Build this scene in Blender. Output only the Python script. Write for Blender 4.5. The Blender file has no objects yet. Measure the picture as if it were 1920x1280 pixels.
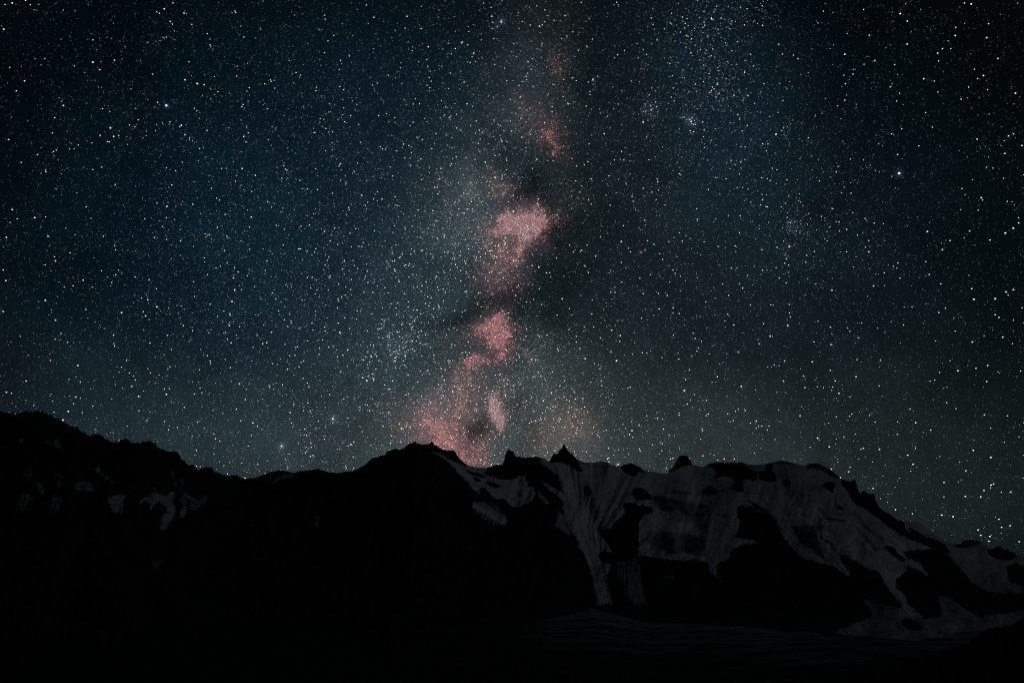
import bpy, math
import numpy as np
from mathutils import Vector, Matrix
R = math.radians
scene = bpy.context.scene
col = scene.collection
rng = np.random.default_rng(7)

# ------------------------------------------------------------------ camera
FPX = 1280.0                      # focal length in pixels of the 1920 px wide frame (24 mm on 36 mm)
PITCH = math.atan(460 / FPX)
CAM = np.array([0.0, 0.0, 1.7])
cam_d = bpy.data.cameras.new('camera')
cam_d.lens = 24.0; cam_d.sensor_width = 36.0
cam_d.clip_start = 0.5; cam_d.clip_end = 400000
cam = bpy.data.objects.new('camera', cam_d)
cam.location = CAM
cam.rotation_euler = (R(90) + PITCH, 0, 0)
col.objects.link(cam); scene.camera = cam
CP, SP = math.cos(PITCH), math.sin(PITCH)

def pix_dir(px, py):
    """direction (unit) that leaves the camera's place through a point of the photograph"""
    xc = (np.asarray(px, float) - 960) / FPX; yc = (640 - np.asarray(py, float)) / FPX
    d = np.stack([xc, CP - yc * SP, SP + yc * CP], -1)
    return d / np.linalg.norm(d, axis=-1, keepdims=True)
def azel(px, py):
    d = pix_dir(px, py)
    return np.degrees(np.arctan2(d[..., 0], d[..., 1])), np.degrees(np.arcsin(d[..., 2]))
def to_pix(az, el):
    a, e = np.radians(az), np.radians(el)
    x, y, z = np.sin(a) * np.cos(e), np.cos(a) * np.cos(e), np.sin(e)
    f = y * CP + z * SP; u = -y * SP + z * CP
    f = np.maximum(f, 0.05)
    return 960 + FPX * x / f, 640 - FPX * u / f

scene.view_settings.view_transform = 'Standard'
scene.view_settings.look = 'None'
scene.view_settings.gamma = 1.0
scene.view_settings.use_curve_mapping = False
scene.view_settings.exposure = 0.0
scene.cycles.use_denoising = False
scene.cycles.sample_clamp_indirect = 0.06
scene.cycles.filter_width = 1.15
scene.cycles.max_bounces = 3
scene.cycles.diffuse_bounces = 2

# ------------------------------------------------------------------ the night sky
def lin(r, g, b):
    f = lambda c: (c / 255 / 12.92) if c <= 10 else ((c / 255 + 0.055) / 1.055) ** 2.4
    return np.array([f(r), f(g), f(b)])
# broad glows of the night air and the Milky Way's unresolved light:
# px, py, sigma x, sigma y, turn (deg, clockwise), linear rgb
BASE = lin(1.5, 4, 5.5)
GLOW = [
    (440, 500, 250, 280, 0, lin(2.5, 19, 29)),
    (720, 620, 260, 280, 0, lin(10, 22, 28)),
    (720, 880, 380, 120, 0, lin(34, 40, 39)),
    (1130, 880, 380, 115, 0, lin(29, 36, 36)),
    (1560, 1000, 330, 150, 0, lin(14, 20, 21)),
    (150, 860, 260, 120, 0, lin(5, 17, 21)),
    (1330, 170, 110, 200, -12, lin(9, 21, 30)),
    (1260, 640, 330, 240, 0, lin(14, 20, 22)),
    (1500, 440, 220, 220, 0, lin(2, 10, 15)),
    (820, 180, 200, 170, 0, lin(6, 18, 26)),
    (1010, 120, 60, 150, 5, lin(24, 24, 24)),
    (960, 300, 80, 120, 0, lin(20, 26, 27)),
    (880, 410, 90, 90, 20, lin(28, 37, 38)),
    (770, 560, 120, 90, -20, lin(16, 25, 27)),
    (830, 720, 140, 100, 0, lin(27, 32, 31)),
    (960, 760, 120, 90, 0, lin(30, 35, 33)),
    (1160, 330, 130, 300, 0, lin(8, 11, 12)),
    (1055, 805, 46, 36, 0, lin(46, 27, 19)),
    (825, 800, 60, 40, 0, lin(44, 24, 23)),
    (872, 715, 34, 70, 10, lin(38, 22, 21)),
    (935, 500, 34, 50, 0, lin(28, 20, 20)),
]
# (px, py, sx, sy, turn, rgb) finer clouds of pink and pale light
CLOUD = [
    (985, 428, 30, 26, 0, lin(150, 92, 104) * .5),
    (972, 440, 20, 34, 35, lin(120, 72, 82) * .5),
    (935, 425, 34, 26, 0, lin(86, 62, 68) * .5),
    (1014, 392, 8, 16, -25, lin(140, 60, 70)),
    (975, 468, 15, 16, 30, lin(120, 66, 76)),
    (940, 355, 34, 16, 40, lin(74, 48, 48)),
    (930, 505, 26, 26, 0, lin(88, 48, 52)),
    (945, 540, 22, 20, 0, lin(74, 38, 42)),
    (1030, 262, 22, 18, 55, lin(92, 48, 50)),
    (985, 215, 30, 24, 0, lin(64, 56, 58)),
    (1045, 130, 14, 26, 0, lin(62, 40, 40)),
    (1044, 412, 16, 10, 0, lin(80, 50, 50)),
    (905, 568, 18, 7, 0, lin(72, 40, 42)),
    (926, 612, 26, 24, 0, lin(130, 66, 78) * .5),
    (936, 646, 17, 26, 0, lin(128, 66, 76) * .5),
    (905, 628, 24, 12, 15, lin(116, 56, 64) * .5),
    (912, 676, 28, 9, -25, lin(110, 58, 62)),
    (880, 692, 22, 16, -35, lin(92, 52, 54)),
    (868, 722, 20, 22, 0, lin(84, 50, 50)),
    (880, 762, 30, 24, 0, lin(86, 50, 50)),
    (835, 800, 38, 28, 0, lin(132, 74, 80)),
    (808, 790, 34, 26, 0, lin(84, 58, 56)),
    (872, 838, 30, 22, 30, lin(142, 72, 80)),
    (886, 856, 22, 14, 20, lin(116, 60, 60)),
    (928, 752, 9, 24, -10, lin(142, 96, 104)),
    (937, 782, 16, 16, 0, lin(148, 112, 116)),
    (918, 735, 8, 8, 0, lin(100, 60, 68)),
    (980, 730, 30, 26, 0, lin(60, 62, 58)),
    (1012, 812, 9, 14, 0, lin(74, 46, 40)),
    (1050, 805, 50, 36, 0, lin(66, 52, 44)),
    (1078, 788, 28, 20, 0, lin(48, 40, 36)),
    (753, 803, 22, 16, 0, lin(56, 44, 42)),
    (1020, 640, 20, 26, 0, lin(56, 56, 54)),
    (1005, 870, 40, 14, 0, lin(56, 52, 46)),
    (949, 708, 5, 5, 0, lin(130, 80, 104)),
    (997, 674, 4, 6, 0, lin(130, 90, 100)),
    (880, 370, 40, 60, 20, lin(58, 62, 62)),
    (1070, 375, 24, 30, 0, lin(48, 46, 44)),
]
# dark dust in front of it (share of light kept out)
DUST = [
    (990, 372, 34, 12, 0, .75), (1005, 345, 22, 20, 0, .7), (1045, 455, 34, 18, -40, .45),
    (1060, 520, 60, 40, 0, .2), (975, 560, 26, 14, 0, .6), (880, 582, 60, 14, -25, .85),
    (912, 658, 18, 6, 10, .8), (895, 785, 12, 36, 10, .55), (985, 775, 22, 46, -10, .45),
    (950, 300, 50, 26, 10, .45), (1090, 440, 60, 80, 0, .2), (1100, 250, 60, 90, 0, .2),
    (1110, 90, 40, 70, 0, .2), (862, 655, 22, 14, 0, .4), (1035, 575, 30, 40, 0, .45),
    (920, 700, 12, 20, 20, .5), (905, 798, 24, 14, -35, .75), (800, 30, 240, 60, 0, .3), (862,788,14,8,0,.5),
]
STAR_HALO = [(312, 198, 5, lin(30, 50, 100)), (1686, 325, 7, lin(30, 55, 110)), (753, 803, 6, lin(120, 70, 50)),
             (528, 836, 7, lin(70, 80, 120)), (624, 785, 6, lin(70, 90, 125)), (940, 41, 7, lin(30, 50, 110)),
             (1159, 870, 4, lin(120, 60, 50)), (1480, 462, 4, lin(70, 40, 30)), (1293, 225, 9, lin(40, 60, 85)),
             (1221, 206, 16, lin(28, 42, 60)), (745, 650, 26, lin(28, 46, 62)), (1486, 426, 12, lin(16, 38, 66)),
             (1200, 473, 3, lin(110, 45, 25)), (253, 238, 3, lin(80, 30, 20))]

world = bpy.data.worlds.new('World'); scene.world = world
world.use_nodes = True
wn, wl = world.node_tree.nodes, world.node_tree.links
wn.clear()
def N(t, **kw):
    n = wn.new(t)
    for k, v in kw.items(): setattr(n, k, v)
    return n
tc = N('ShaderNodeTexCoord')
sep = N('ShaderNodeSeparateXYZ'); wl.new(tc.outputs['Generated'], sep.inputs[0])
def M(op, a, b=None, c=None, clamp=False):
    n = N('ShaderNodeMath', operation=op); n.use_clamp = clamp
    for i, v in enumerate((a, b, c)):
        if v is None: continue
        if isinstance(v, (int, float)): n.inputs[i].default_value = v
        else: wl.new(v, n.inputs[i])
    return n.outputs[0]
az_s = M('DEGREES', M('ARCTAN2', sep.outputs[0], sep.outputs[1]))
el_s = M('DEGREES', M('ARCSINE', sep.outputs[2]))
cmb = N('ShaderNodeCombineXYZ'); wl.new(az_s, cmb.inputs[0]); wl.new(el_s, cmb.inputs[1])
def noise_vec(scale, detail, amp, rough=.55):
    nz = N('ShaderNodeTexNoise'); nz.inputs['Scale'].default_value = scale
    nz.inputs['Detail'].default_value = detail; nz.inputs['Roughness'].default_value = rough
    wl.new(tc.outputs['Generated'], nz.inputs['Vector'])
    s = N('ShaderNodeVectorMath', operation='SUBTRACT'); wl.new(nz.outputs['Color'], s.inputs[0]); s.inputs[1].default_value = (.5, .5, .5)
    m = N('ShaderNodeVectorMath', operation='MULTIPLY'); wl.new(s.outputs[0], m.inputs[0]); m.inputs[1].default_value = (amp, amp, 0)
    return m.outputs[0], nz.outputs['Fac']
w1, f1 = noise_vec(22, 6, 5.0, .62)
addw = N('ShaderNodeVectorMath', operation='ADD'); wl.new(cmb.outputs[0], addw.inputs[0]); wl.new(w1, addw.inputs[1])
WARP, FLAT = addw.outputs[0], cmb.outputs[0]
def blob(src, px, py, sx, sy, turn, prev=None):
    if prev is not None and not isinstance(prev, tuple):    # keeps the node chain strictly serial, so the shader fits
        ch = N('ShaderNodeVectorMath', operation='MULTIPLY_ADD')
        wl.new(prev, ch.inputs[0]); ch.inputs[1].default_value = (1e-7, 1e-7, 0); wl.new(src, ch.inputs[2]); src = ch.outputs[0]
    a, e = azel(px, py)
    a2, _ = azel(px + 1, py); _, e2 = azel(px, py - 1)
    mp = N('ShaderNodeMapping', vector_type='TEXTURE')
    mp.inputs['Location'].default_value = (float(a), float(e), 0)
    mp.inputs['Rotation'].default_value = (0, 0, R(-turn))
    kx, ky = float(a2 - a), float(e2 - e)
    mp.inputs['Scale'].default_value = (max(sx * kx, .02) * 1.414, max(sy * ky, .02) * 1.414, 1)
    wl.new(src, mp.inputs['Vector'])
    d = N('ShaderNodeVectorMath', operation='DOT_PRODUCT'); wl.new(mp.outputs[0], d.inputs[0]); wl.new(mp.outputs[0], d.inputs[1])
    return M('POWER', math.exp(-1), d.outputs['Value'])
def acc(prev, fac, rgb):
    n = N('ShaderNodeVectorMath', operation='MULTIPLY_ADD')
    wl.new(fac, n.inputs[0]); n.inputs[1].default_value = tuple(float(c) for c in rgb)
    if isinstance(prev, tuple): n.inputs[2].default_value = prev
    else: wl.new(prev, n.inputs[2])
    return n.outputs[0]
total = tuple(float(c) for c in BASE)
for px, py, sx, sy, t, c in GLOW: total = acc(total, blob(FLAT if sx > 200 else WARP, px, py, sx, sy, t, total), c)
CLOUD_W = 0.27
nz3 = N('ShaderNodeTexNoise'); nz3.inputs['Scale'].default_value = 38; nz3.inputs['Detail'].default_value = 7; nz3.inputs['Roughness'].default_value = .7
wl.new(tc.outputs['Generated'], nz3.inputs['Vector'])
torn = M('POWER', M('MULTIPLY_ADD', nz3.outputs['Fac'], 3.2, -.75, clamp=True), 1.4)
cloud_t = (0.0, 0.0, 0.0)
for px, py, sx, sy, t, c in [q for q in CLOUD if q[2] * q[3] > 380]: cloud_t = acc(cloud_t, blob(WARP, px, py, sx * 1.1, sy * 1.1, t, cloud_t), c * CLOUD_W)
sc3 = N('ShaderNodeVectorMath', operation='SCALE'); wl.new(cloud_t, sc3.inputs[0]); wl.new(torn, sc3.inputs['Scale'])
ad3 = N('ShaderNodeVectorMath', operation='ADD'); wl.new(total, ad3.inputs[0]); wl.new(sc3.outputs[0], ad3.inputs[1]); total = ad3.outputs[0]
dust = None
for px, py, sx, sy, t, k in [q for q in DUST if q[2] * q[3] > 330]:
    b = blob(WARP, px, py, sx, sy, t, dust)
    dust = M('MULTIPLY', b, k * .85) if dust is None else M('MULTIPLY_ADD', b, k * .85, dust)
dust = M('MULTIPLY', dust, M('MULTIPLY_ADD', f1, 2.4, -.4, clamp=True))
keep = M('POWER', .28, dust)
sc_ = N('ShaderNodeVectorMath', operation='SCALE'); wl.new(total, sc_.inputs[0]); wl.new(keep, sc_.inputs['Scale'])
total = sc_.outputs[0]
# mottling of the faint star background
nz2 = N('ShaderNodeTexNoise'); nz2.inputs['Scale'].default_value = 9; nz2.inputs['Detail'].default_value = 8; nz2.inputs['Roughness'].default_value = .68
wl.new(tc.outputs['Generated'], nz2.inputs['Vector'])
mot = M('MULTIPLY_ADD', nz2.outputs['Fac'], 1.6, .2)
sc2 = N('ShaderNodeVectorMath', operation='SCALE'); wl.new(total, sc2.inputs[0]); wl.new(mot, sc2.inputs['Scale'])
total = sc2.outputs[0]
for px, py, s, c in STAR_HALO: total = acc(total, blob(FLAT, px, py, s * .75, s * .75, 0, total), (c * .35 + c.mean() * .25) * .8)
bg = N('ShaderNodeBackground'); bg.inputs['Strength'].default_value = 1.0
wl.new(total, bg.inputs['Color'])
# daylight sky scaled down to night, sharing the added lamp's direction
FILL_EL, FILL_AZ = 32.0, 128.0
sky = N('ShaderNodeTexSky', sky_type='NISHITA'); sky.sun_disc = False
sky.sun_elevation = R(FILL_EL); sky.sun_rotation = R(FILL_AZ)
bg2 = N('ShaderNodeBackground'); bg2.inputs['Strength'].default_value = 0.00022
wl.new(sky.outputs[0], bg2.inputs['Color'])
ad = N('ShaderNodeAddShader'); wl.new(bg.outputs[0], ad.inputs[0]); wl.new(bg2.outputs[0], ad.inputs[1])
wo = N('ShaderNodeOutputWorld'); wl.new(ad.outputs[0], wo.inputs['Surface'])
world.cycles.sampling_method = 'MANUAL'; world.cycles.sample_map_resolution = 512

sun_d = bpy.data.lights.new('snow_fill', 'SUN'); sun_d.energy = 0.05; sun_d.angle = R(0.5); sun_d.color = (.86, .93, 1)  # no moon in view; weak lamp added to shape and brighten the snow
sun = bpy.data.objects.new('snow_fill', sun_d)
md = Vector((math.sin(R(FILL_AZ)) * math.cos(R(FILL_EL)), math.cos(R(FILL_AZ)) * math.cos(R(FILL_EL)), math.sin(R(FILL_EL))))
sun.rotation_euler = md.to_track_quat('Z', 'Y').to_euler(); col.objects.link(sun)

# ------------------------------------------------------------------ helpers
def tag(o, label=None, cat=None, group=None, kind=None):
    if label: o['label'] = label
    if cat: o['category'] = cat
    if group: o['group'] = group
    if kind: o['kind'] = kind
    return o
def mesh_obj(name, V, F, mat, parent=None, attrs=None, smooth=False):
    """V (n,3), F (m,k) with a constant k"""
    V = np.ascontiguousarray(V, dtype=np.float32); F = np.ascontiguousarray(F, dtype=np.int32)
    me = bpy.data.meshes.new(name)
    k = F.shape[1]
    me.vertices.add(len(V)); me.vertices.foreach_set('co', V.ravel())
    me.loops.add(F.size); me.loops.foreach_set('vertex_index', F.ravel())
    me.polygons.add(len(F)); me.polygons.foreach_set('loop_start', np.arange(0, F.size, k, dtype=np.int32))
    me.polygons.foreach_set('loop_total', np.full(len(F), k, dtype=np.int32))
    me.polygons.foreach_set('use_smooth', np.full(len(F), smooth, dtype=bool))
    me.update(calc_edges=True)
    for an, (typ, arr) in (attrs or {}).items():
        a = me.attributes.new(an, typ, 'POINT')
        a.data.foreach_set('value' if typ == 'FLOAT' else 'color', np.ascontiguousarray(arr, dtype=np.float32).ravel())
    if mat: me.materials.append(mat)
    o = bpy.data.objects.new(name, me); col.objects.link(o)
    if parent: o.parent = parent
    return o
def compact(V, F, attrs=None):
    used = np.unique(F); remap = np.full(len(V), -1, dtype=np.int64); remap[used] = np.arange(len(used))
    return V[used], remap[F], {k: (t, a[used]) for k, (t, a) in (attrs or {}).items()}

def _hash(ix, iy, seed):
    h = (ix.astype(np.int64) * 374761393 + iy.astype(np.int64) * 668265263 + seed * 982451653) & 0xffffffff
    h = ((h ^ (h >> 13)) * 1274126177) & 0xffffffff
    return ((h ^ (h >> 16)) & 0xffff) / 65535.0
def vnoise(x, y, seed=0):
    ix, iy = np.floor(x), np.floor(y); fx, fy = x - ix, y - iy
    fx = fx * fx * fx * (fx * (fx * 6 - 15) + 10); fy = fy * fy * fy * (fy * (fy * 6 - 15) + 10)
    a = _hash(ix, iy, seed); b = _hash(ix + 1, iy, seed); c = _hash(ix, iy + 1, seed); d = _hash(ix + 1, iy + 1, seed)
    return a + (b - a) * fx + (c - a) * fy + (a - b - c + d) * fx * fy
def fbm(x, y, oct=5, seed=0, gain=.5):
    s, amp, n = 0, 1, 0
    for o in range(oct):
        s = s + amp * vnoise(x * 2 ** o + o * 17.3, y * 2 ** o - o * 9.1, seed + o); n += amp; amp *= gain
    return s / n            # 0..1, mean .5
def ridged(x, y, oct=5, seed=0, gain=.5):
    s, amp, n = 0, 1, 0
    for o in range(oct):
        s = s + amp * (1 - np.abs(2 * vnoise(x * 2 ** o + o * 7.7, y * 2 ** o + o * 3.3, seed + o) - 1)); n += amp; amp *= gain
    return s / n
def poly_sdf(X, Y, poly, pad=14):
    """signed distance in photo pixels, positive inside; -pad far away"""
    P = np.asarray(poly, float); out = np.full(X.shape, -float(pad))
    m = (X > P[:, 0].min() - pad) & (X < P[:, 0].max() + pad) & (Y > P[:, 1].min() - pad) & (Y < P[:, 1].max() + pad)
    if not m.any(): return out
    x, y = X[m], Y[m]; d2 = np.full(x.shape, 1e12); ins = np.zeros(x.shape, bool)
    for (x0, y0), (x1, y1) in zip(P, np.roll(P, -1, 0)):
        ex, ey = x1 - x0, y1 - y0
        t = np.clip(((x - x0) * ex + (y - y0) * ey) / (ex * ex + ey * ey + 1e-9), 0, 1)
        d2 = np.minimum(d2, (x - x0 - t * ex) ** 2 + (y - y0 - t * ey) ** 2)
        c = (y0 > y) != (y1 > y)
        ins ^= c & (x < (x1 - x0) * (y - y0) / (y1 - y0 + 1e-12) + x0)
    d = np.sqrt(d2); out[m] = np.where(ins, d, -np.minimum(d, pad))
    return out

# ------------------------------------------------------------------ materials of the ground
def new_mat(name):
    m = bpy.data.materials.new(name); m.use_nodes = True
    nt = m.node_tree; b = nt.nodes['Principled BSDF']
    return m, nt, b
def rock_material(name, c0, c1, scale):
    m, nt, b = new_mat(name)
    g = nt.nodes.new('ShaderNodeNewGeometry')
    n1 = nt.nodes.new('ShaderNodeTexNoise'); n1.inputs['Scale'].default_value = scale; n1.inputs['Detail'].default_value = 9; n1.inputs['Roughness'].default_value = .65
    nt.links.new(g.outputs['Position'], n1.inputs['Vector'])
    r = nt.nodes.new('ShaderNodeValToRGB'); r.color_ramp.elements[0].position = .35; r.color_ramp.elements[1].position = .7
    r.color_ramp.elements[0].color = (*c0, 1); r.color_ramp.elements[1].color = (*c1, 1)
    nt.links.new(n1.outputs['Fac'], r.inputs[0]); nt.links.new(r.outputs[0], b.inputs['Base Color'])
    bp = nt.nodes.new('ShaderNodeBump'); bp.inputs['Strength'].default_value = .8; bp.inputs['Distance'].default_value = 12
    nt.links.new(n1.outputs['Fac'], bp.inputs['Height']); nt.links.new(bp.outputs[0], b.inputs['Normal'])
    b.inputs['Roughness'].default_value = .95; b.inputs['Specular IOR Level'].default_value = .1
    return m
ROCK = rock_material('dark_rock', (.012, .012, .013), (.045, .045, .047), .012)
ROCK2 = rock_material('outcrop_rock', (.010, .010, .011), (.036, .036, .037), .03)
MORAINE = rock_material('moraine_rubble', (.02, .02, .02), (.05, .05, .05), .15)
def snow_material(name, clean, dirty):
    m, nt, b = new_mat(name)
    at = nt.nodes.new('ShaderNodeAttribute'); at.attribute_name = 'dirt'
    g = nt.nodes.new('ShaderNodeNewGeometry')
    n1 = nt.nodes.new('ShaderNodeTexNoise'); n1.inputs['Scale'].default_value = .02; n1.inputs['Detail'].default_value = 9; n1.inputs['Roughness'].default_value = .7
    nt.links.new(g.outputs['Position'], n1.inputs['Vector'])
    ma = nt.nodes.new('ShaderNodeMath'); ma.operation = 'MULTIPLY_ADD'; ma.inputs[1].default_value = .5; nt.links.new(n1.outputs['Fac'], ma.inputs[0]); 
    sb = nt.nodes.new('ShaderNodeMath'); sb.operation = 'SUBTRACT'; nt.links.new(at.outputs['Fac'], sb.inputs[0]); sb.inputs[1].default_value = .25
    nt.links.new(sb.outputs[0], ma.inputs[2])
    mx = nt.nodes.new('ShaderNodeMix'); mx.data_type = 'RGBA'; mx.clamp_factor = True
    nt.links.new(ma.outputs[0], mx.inputs['Factor']); mx.inputs['A'].default_value = (*clean, 1); mx.inputs['B'].default_value = (*dirty, 1)
    nt.links.new(mx.outputs['Result'], b.inputs['Base Color'])
    b.inputs['Roughness'].default_value = .85; b.inputs['Specular IOR Level'].default_value = .2
    return m
SNOW = snow_material('old_snow', (.74, .78, .82), (.04, .045, .05))

# ------------------------------------------------------------------ the mountains
RIDGE = [(-600,700),(-420,742),(-300,720),(-180,765),(-90,752),(0,774),(12,775),(27,776),(37,774),(47,770),(59,772),(72,769),(85,774),(100,780),(112,787),(125,795),(135,799),(141,802),(145,798),(150,807),(160,812),(169,816),(179,813),(187,816),(194,817),(196,821),(206,827),(217,829),(227,826),(236,821),(240,825),(247,830),(262,831),(269,826.5),(274,829),(283,827),(286,831),(292,831),(293,835),(306,842.5),(320,846),(331,847),(336,852),(340,862),(346,863),(349,867),(354,873),(363,871),(365,876),(372,880),(380,878),(390,875),(399,878),(401,884),(409,884),(417,890),(426,891),(436,890),(445,892),(455,896),(467,896.5),(480,894.5),(491,890),(505,885),(524,881),(534,882.5),(542,884),(551,886),(560,883),(572,882),(586,881),(595,878),(605,882),(620,885.5),(634,886.5),(646,884),(665,882),(675,876),(686,870),(696,859),(705,857),(720,853),(723,851),(725,846),(731,844),(744,841),(747,843),(757,841),(760,837),(766,834),(775,830),(779.5,826),(781,832),(789,832),(792,833),(806,831),(808,829),(812,828),(814,832),(825,839),(836,844),(851,843),(855,848),(861,858),(869,866),(876,872),(890,875),(911,877),(922,874),(932,871),(941,871),(945,864),(947,854),(950,847),(954,842),(957,844),(960,847),(963,845),(964,851),(969,857),(972,856),(985,857),(1000,856),(1007,855),(1020,859),(1030,865),(1033,859),(1038,850),(1046,850),(1049,843),(1053,842),(1057,832),(1060,836),(1063,842),(1070,850),(1075,854),(1081,860),(1089,864),(1101,867),(1114,867),(1126,864),(1139,867),(1151,872),(1164,874),(1170,871),(1182,868),(1191,871),(1200,875),(1207,881),(1217,883),(1227,884),(1246,888),(1253,886),(1255,879),(1262,876),(1266,867),(1269,861),(1274,855),(1282,853),(1289,854),(1291,859),(1295,864),(1298,870),(1311,874),(1320,874),(1327,870),(1342,866),(1357,867),(1380,867),(1391,866),(1401,870),(1419,871),(1438,869),(1449,866),(1463,863),(1479,865),(1494,870),(1508,873),(1521,868),(1535,868),(1552,877),(1563,885),(1577,897),(1585,900),(1594,902),(1603,899),(1606,906),(1608,918),(1612,924),(1620,920),(1629,926),(1639,926),(1643,940),(1649,951),(1660,960),(1672,966),(1682,974),(1692,976),(1714,978),(1723,979),(1732,986),(1740,995),(1756,1004),(1775,1014),(1789,1020),(1801,1019),(1807,1012),(1823,1012),(1837,1015),(1851,1025),(1856,1029),(1865,1026),(1875,1023),(1879,1029),(1890,1029),(1901,1036),(1909,1041),(1920,1044),(1990,1050),(2080,1035),(2200,1060),(2400,1030),(2700,1060)]
FOOT = [(-600,1310),(0,1306),(467,1300),(640,1288),(880,1210),(1000,1168),(1110,1140),(1150,1150),(1215,1166),(1330,1170),(1500,1182),(1560,1188),(1700,1199),(1800,1199),(1920,1190),(2200,1180),(2700,1190)]
RIDGE_R = [(-600,4300),(-300,4200),(0,3600),(250,3900),(467,5200),(595,5000),(780,3900),(880,4600),(960,4800),(1150,5000),(1300,5200),(1460,4800),(1600,4300),(1690,4700),(1800,5200),(1920,5400),(2700,5800)]
FOOT_R = [(-600,800),(0,800),(467,820),(640,860),(880,1300),(1110,2700),(1330,2250),(1560,1850),(1700,1760),(1920,2000),(2700,2300)]
def poly_azel(pts):
    a = np.array(pts, float); A, E = azel(a[:, 0], a[:, 1])
    A = np.maximum.accumulate(A + np.arange(len(A)) * 1e-5)
    return A, E
rA, rE = poly_azel(RIDGE); fA, fE = poly_azel(FOOT)
AZ0, AZ1 = -52.0, 52.0
def azs(step_in, step_out):
    return np.concatenate([np.arange(AZ0, -37, step_out), np.arange(-37, 37, step_in), np.arange(37, AZ1 + .01, step_out)])
az = azs(.048, .4)
def col_of(pts, row):       # a value given along photo x, read per azimuth
    p = np.array(pts, float); A, _ = azel(p[:, 0], np.full(len(p), row)); return np.interp(az, A, p[:, 1])
ridge_el = np.interp(az, rA, rE); foot_el = np.interp(az, fA, fE)
ridge_px, ridge_py = to_pix(az, ridge_el)
# small teeth on the bare rock skyline, none on the snow crests
def rockiness(x):
    return np.interp(x, [-600, 455, 470, 640, 660, 870, 880, 935, 942, 1003, 1010, 1030, 1033, 1080, 1086, 1164, 1168, 1200, 1206, 1254, 1258, 1294, 1300, 1325, 1332, 1398, 1402, 1583, 1590, 1672, 1680, 1804, 1808, 1840, 1846, 1858, 1862, 1900, 1904],
                     [1, 1, .35, .35, 1, 1, 0, 0, 1, 1, .1, .1, 1, 1, 0, 0, .7, .7, 0, 0, 1, 1, 0, 0, .7, .7, 0, 0, 1, 1, .15, .15, .5, .5, .1, .1, .5, .5, .1])
jit = (fbm(ridge_px / 6.0, ridge_px * 0, 4, 3, .6) - .5) * 4.5 + np.maximum(0, fbm(ridge_px / 3.1, ridge_px * 0 + 5, 2, 9) - .66) * 14
ridge_el = ridge_el + jit * rockiness(ridge_px) * .035
Rr, Rf = col_of(RIDGE_R, 880), col_of(FOOT_R, 1180)
NS, NB = 320, 14
s = np.linspace(-.03, 1, NS) ** 1.0
S_, EL0 = np.meshgrid(s, ridge_el, indexing='ij')
FE = np.broadcast_to(foot_el, S_.shape)
EL = FE + (EL0 - FE) * S_
AZG = np.broadcast_to(az, S_.shape)
PX, PY = to_pix(AZG, EL)
uni = np.arange(AZ0, AZ1, .05); ku = np.exp(-.5 * (np.arange(-90, 91) * .05 / 1.6) ** 2); ku /= ku.sum()
sm_el = np.interp(az, uni, np.convolve(np.pad(np.interp(uni, az, ridge_el), 90, 'edge'), ku, 'valid'))
raw = (EL - FE) / (sm_el[None, :] - FE)
sc = np.clip(raw, 0, 1)
dr = (Rr - Rf)[None, :]
RAD = Rf[None, :] + dr * (sc ** .92 + .22 * np.maximum(raw - 1, 0))
# relief: buttresses, gullies and ledges
env = np.clip(sc * 6, 0, 1) * np.clip((1 - sc) * 5, .12, 1)
rel = (ridged(PX / 95 + PY / 260, PY / 150, 5, 21, .52) - .6) * 420 + (ridged(PX / 21 + PY / 90, PY / 46, 4, 31) - .6) * 90 + (fbm(PX / 7, PY / 11, 4, 41, .6) - .5) * 34
# the ice-covered right side is smoother
smooth_w = np.clip((PX - 1000) / 120, 0, 1) * np.clip((1190 - PY) / 30, 0, 1)
rel = rel * (1 - .72 * smooth_w)
rel = rel + smooth_w * np.clip((PX - 1380) / 80, 0, 1) * (ridged((PX - .95 * (PY - 870)) / 120 + (fbm(PX / 60, PY / 60, 3, 63) - .5), PY / 260, 4, 61, .5) - .6) * 190
rel = rel + smooth_w * np.clip((1400 - PX) / 80, 0, 1) * (ridged(PX / 60 + PY / 200, PY / 42, 4, 67, .55) - .6) * 120
RAD = RAD + rel * env
A_, E_ = np.radians(AZG), np.radians(EL)
P = np.stack([RAD * np.sin(A_), RAD * np.cos(A_), CAM[2] + RAD * np.tan(E_)], -1)
# far side of the crest
back = []
top = P[-1]; tR = RAD[-1]
for k in range(1, NB + 1):
    q = (k / NB) ** 1.4; r_ = tR + 6 * k + 900 * q
    z_ = top[:, 2] - 8 * k * (1) - 640 * q + (fbm(ridge_px / 20, ridge_px * 0 + k * .7, 3, 77) - .5) * 60 * q
    back.append(np.stack([r_ * np.sin(np.radians(az)), r_ * np.cos(np.radians(az)), z_], -1))
P = np.concatenate([P, np.array(back)], 0)
PXf = np.concatenate([PX, np.repeat(PX[-1:], NB, 0)], 0); PYf = np.concatenate([PY, PY[-1:] - 0 * np.arange(1, NB + 1)[:, None]], 0)
NR, NC = P.shape[:2]
PV = P.reshape(-1, 3)
idx = np.arange(NR * NC).reshape(NR, NC)
QUADS = np.stack([idx[:-1, :-1], idx[:-1, 1:], idx[1:, 1:], idx[1:, :-1]], -1)      # (NR-1,NC-1,4)
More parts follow.
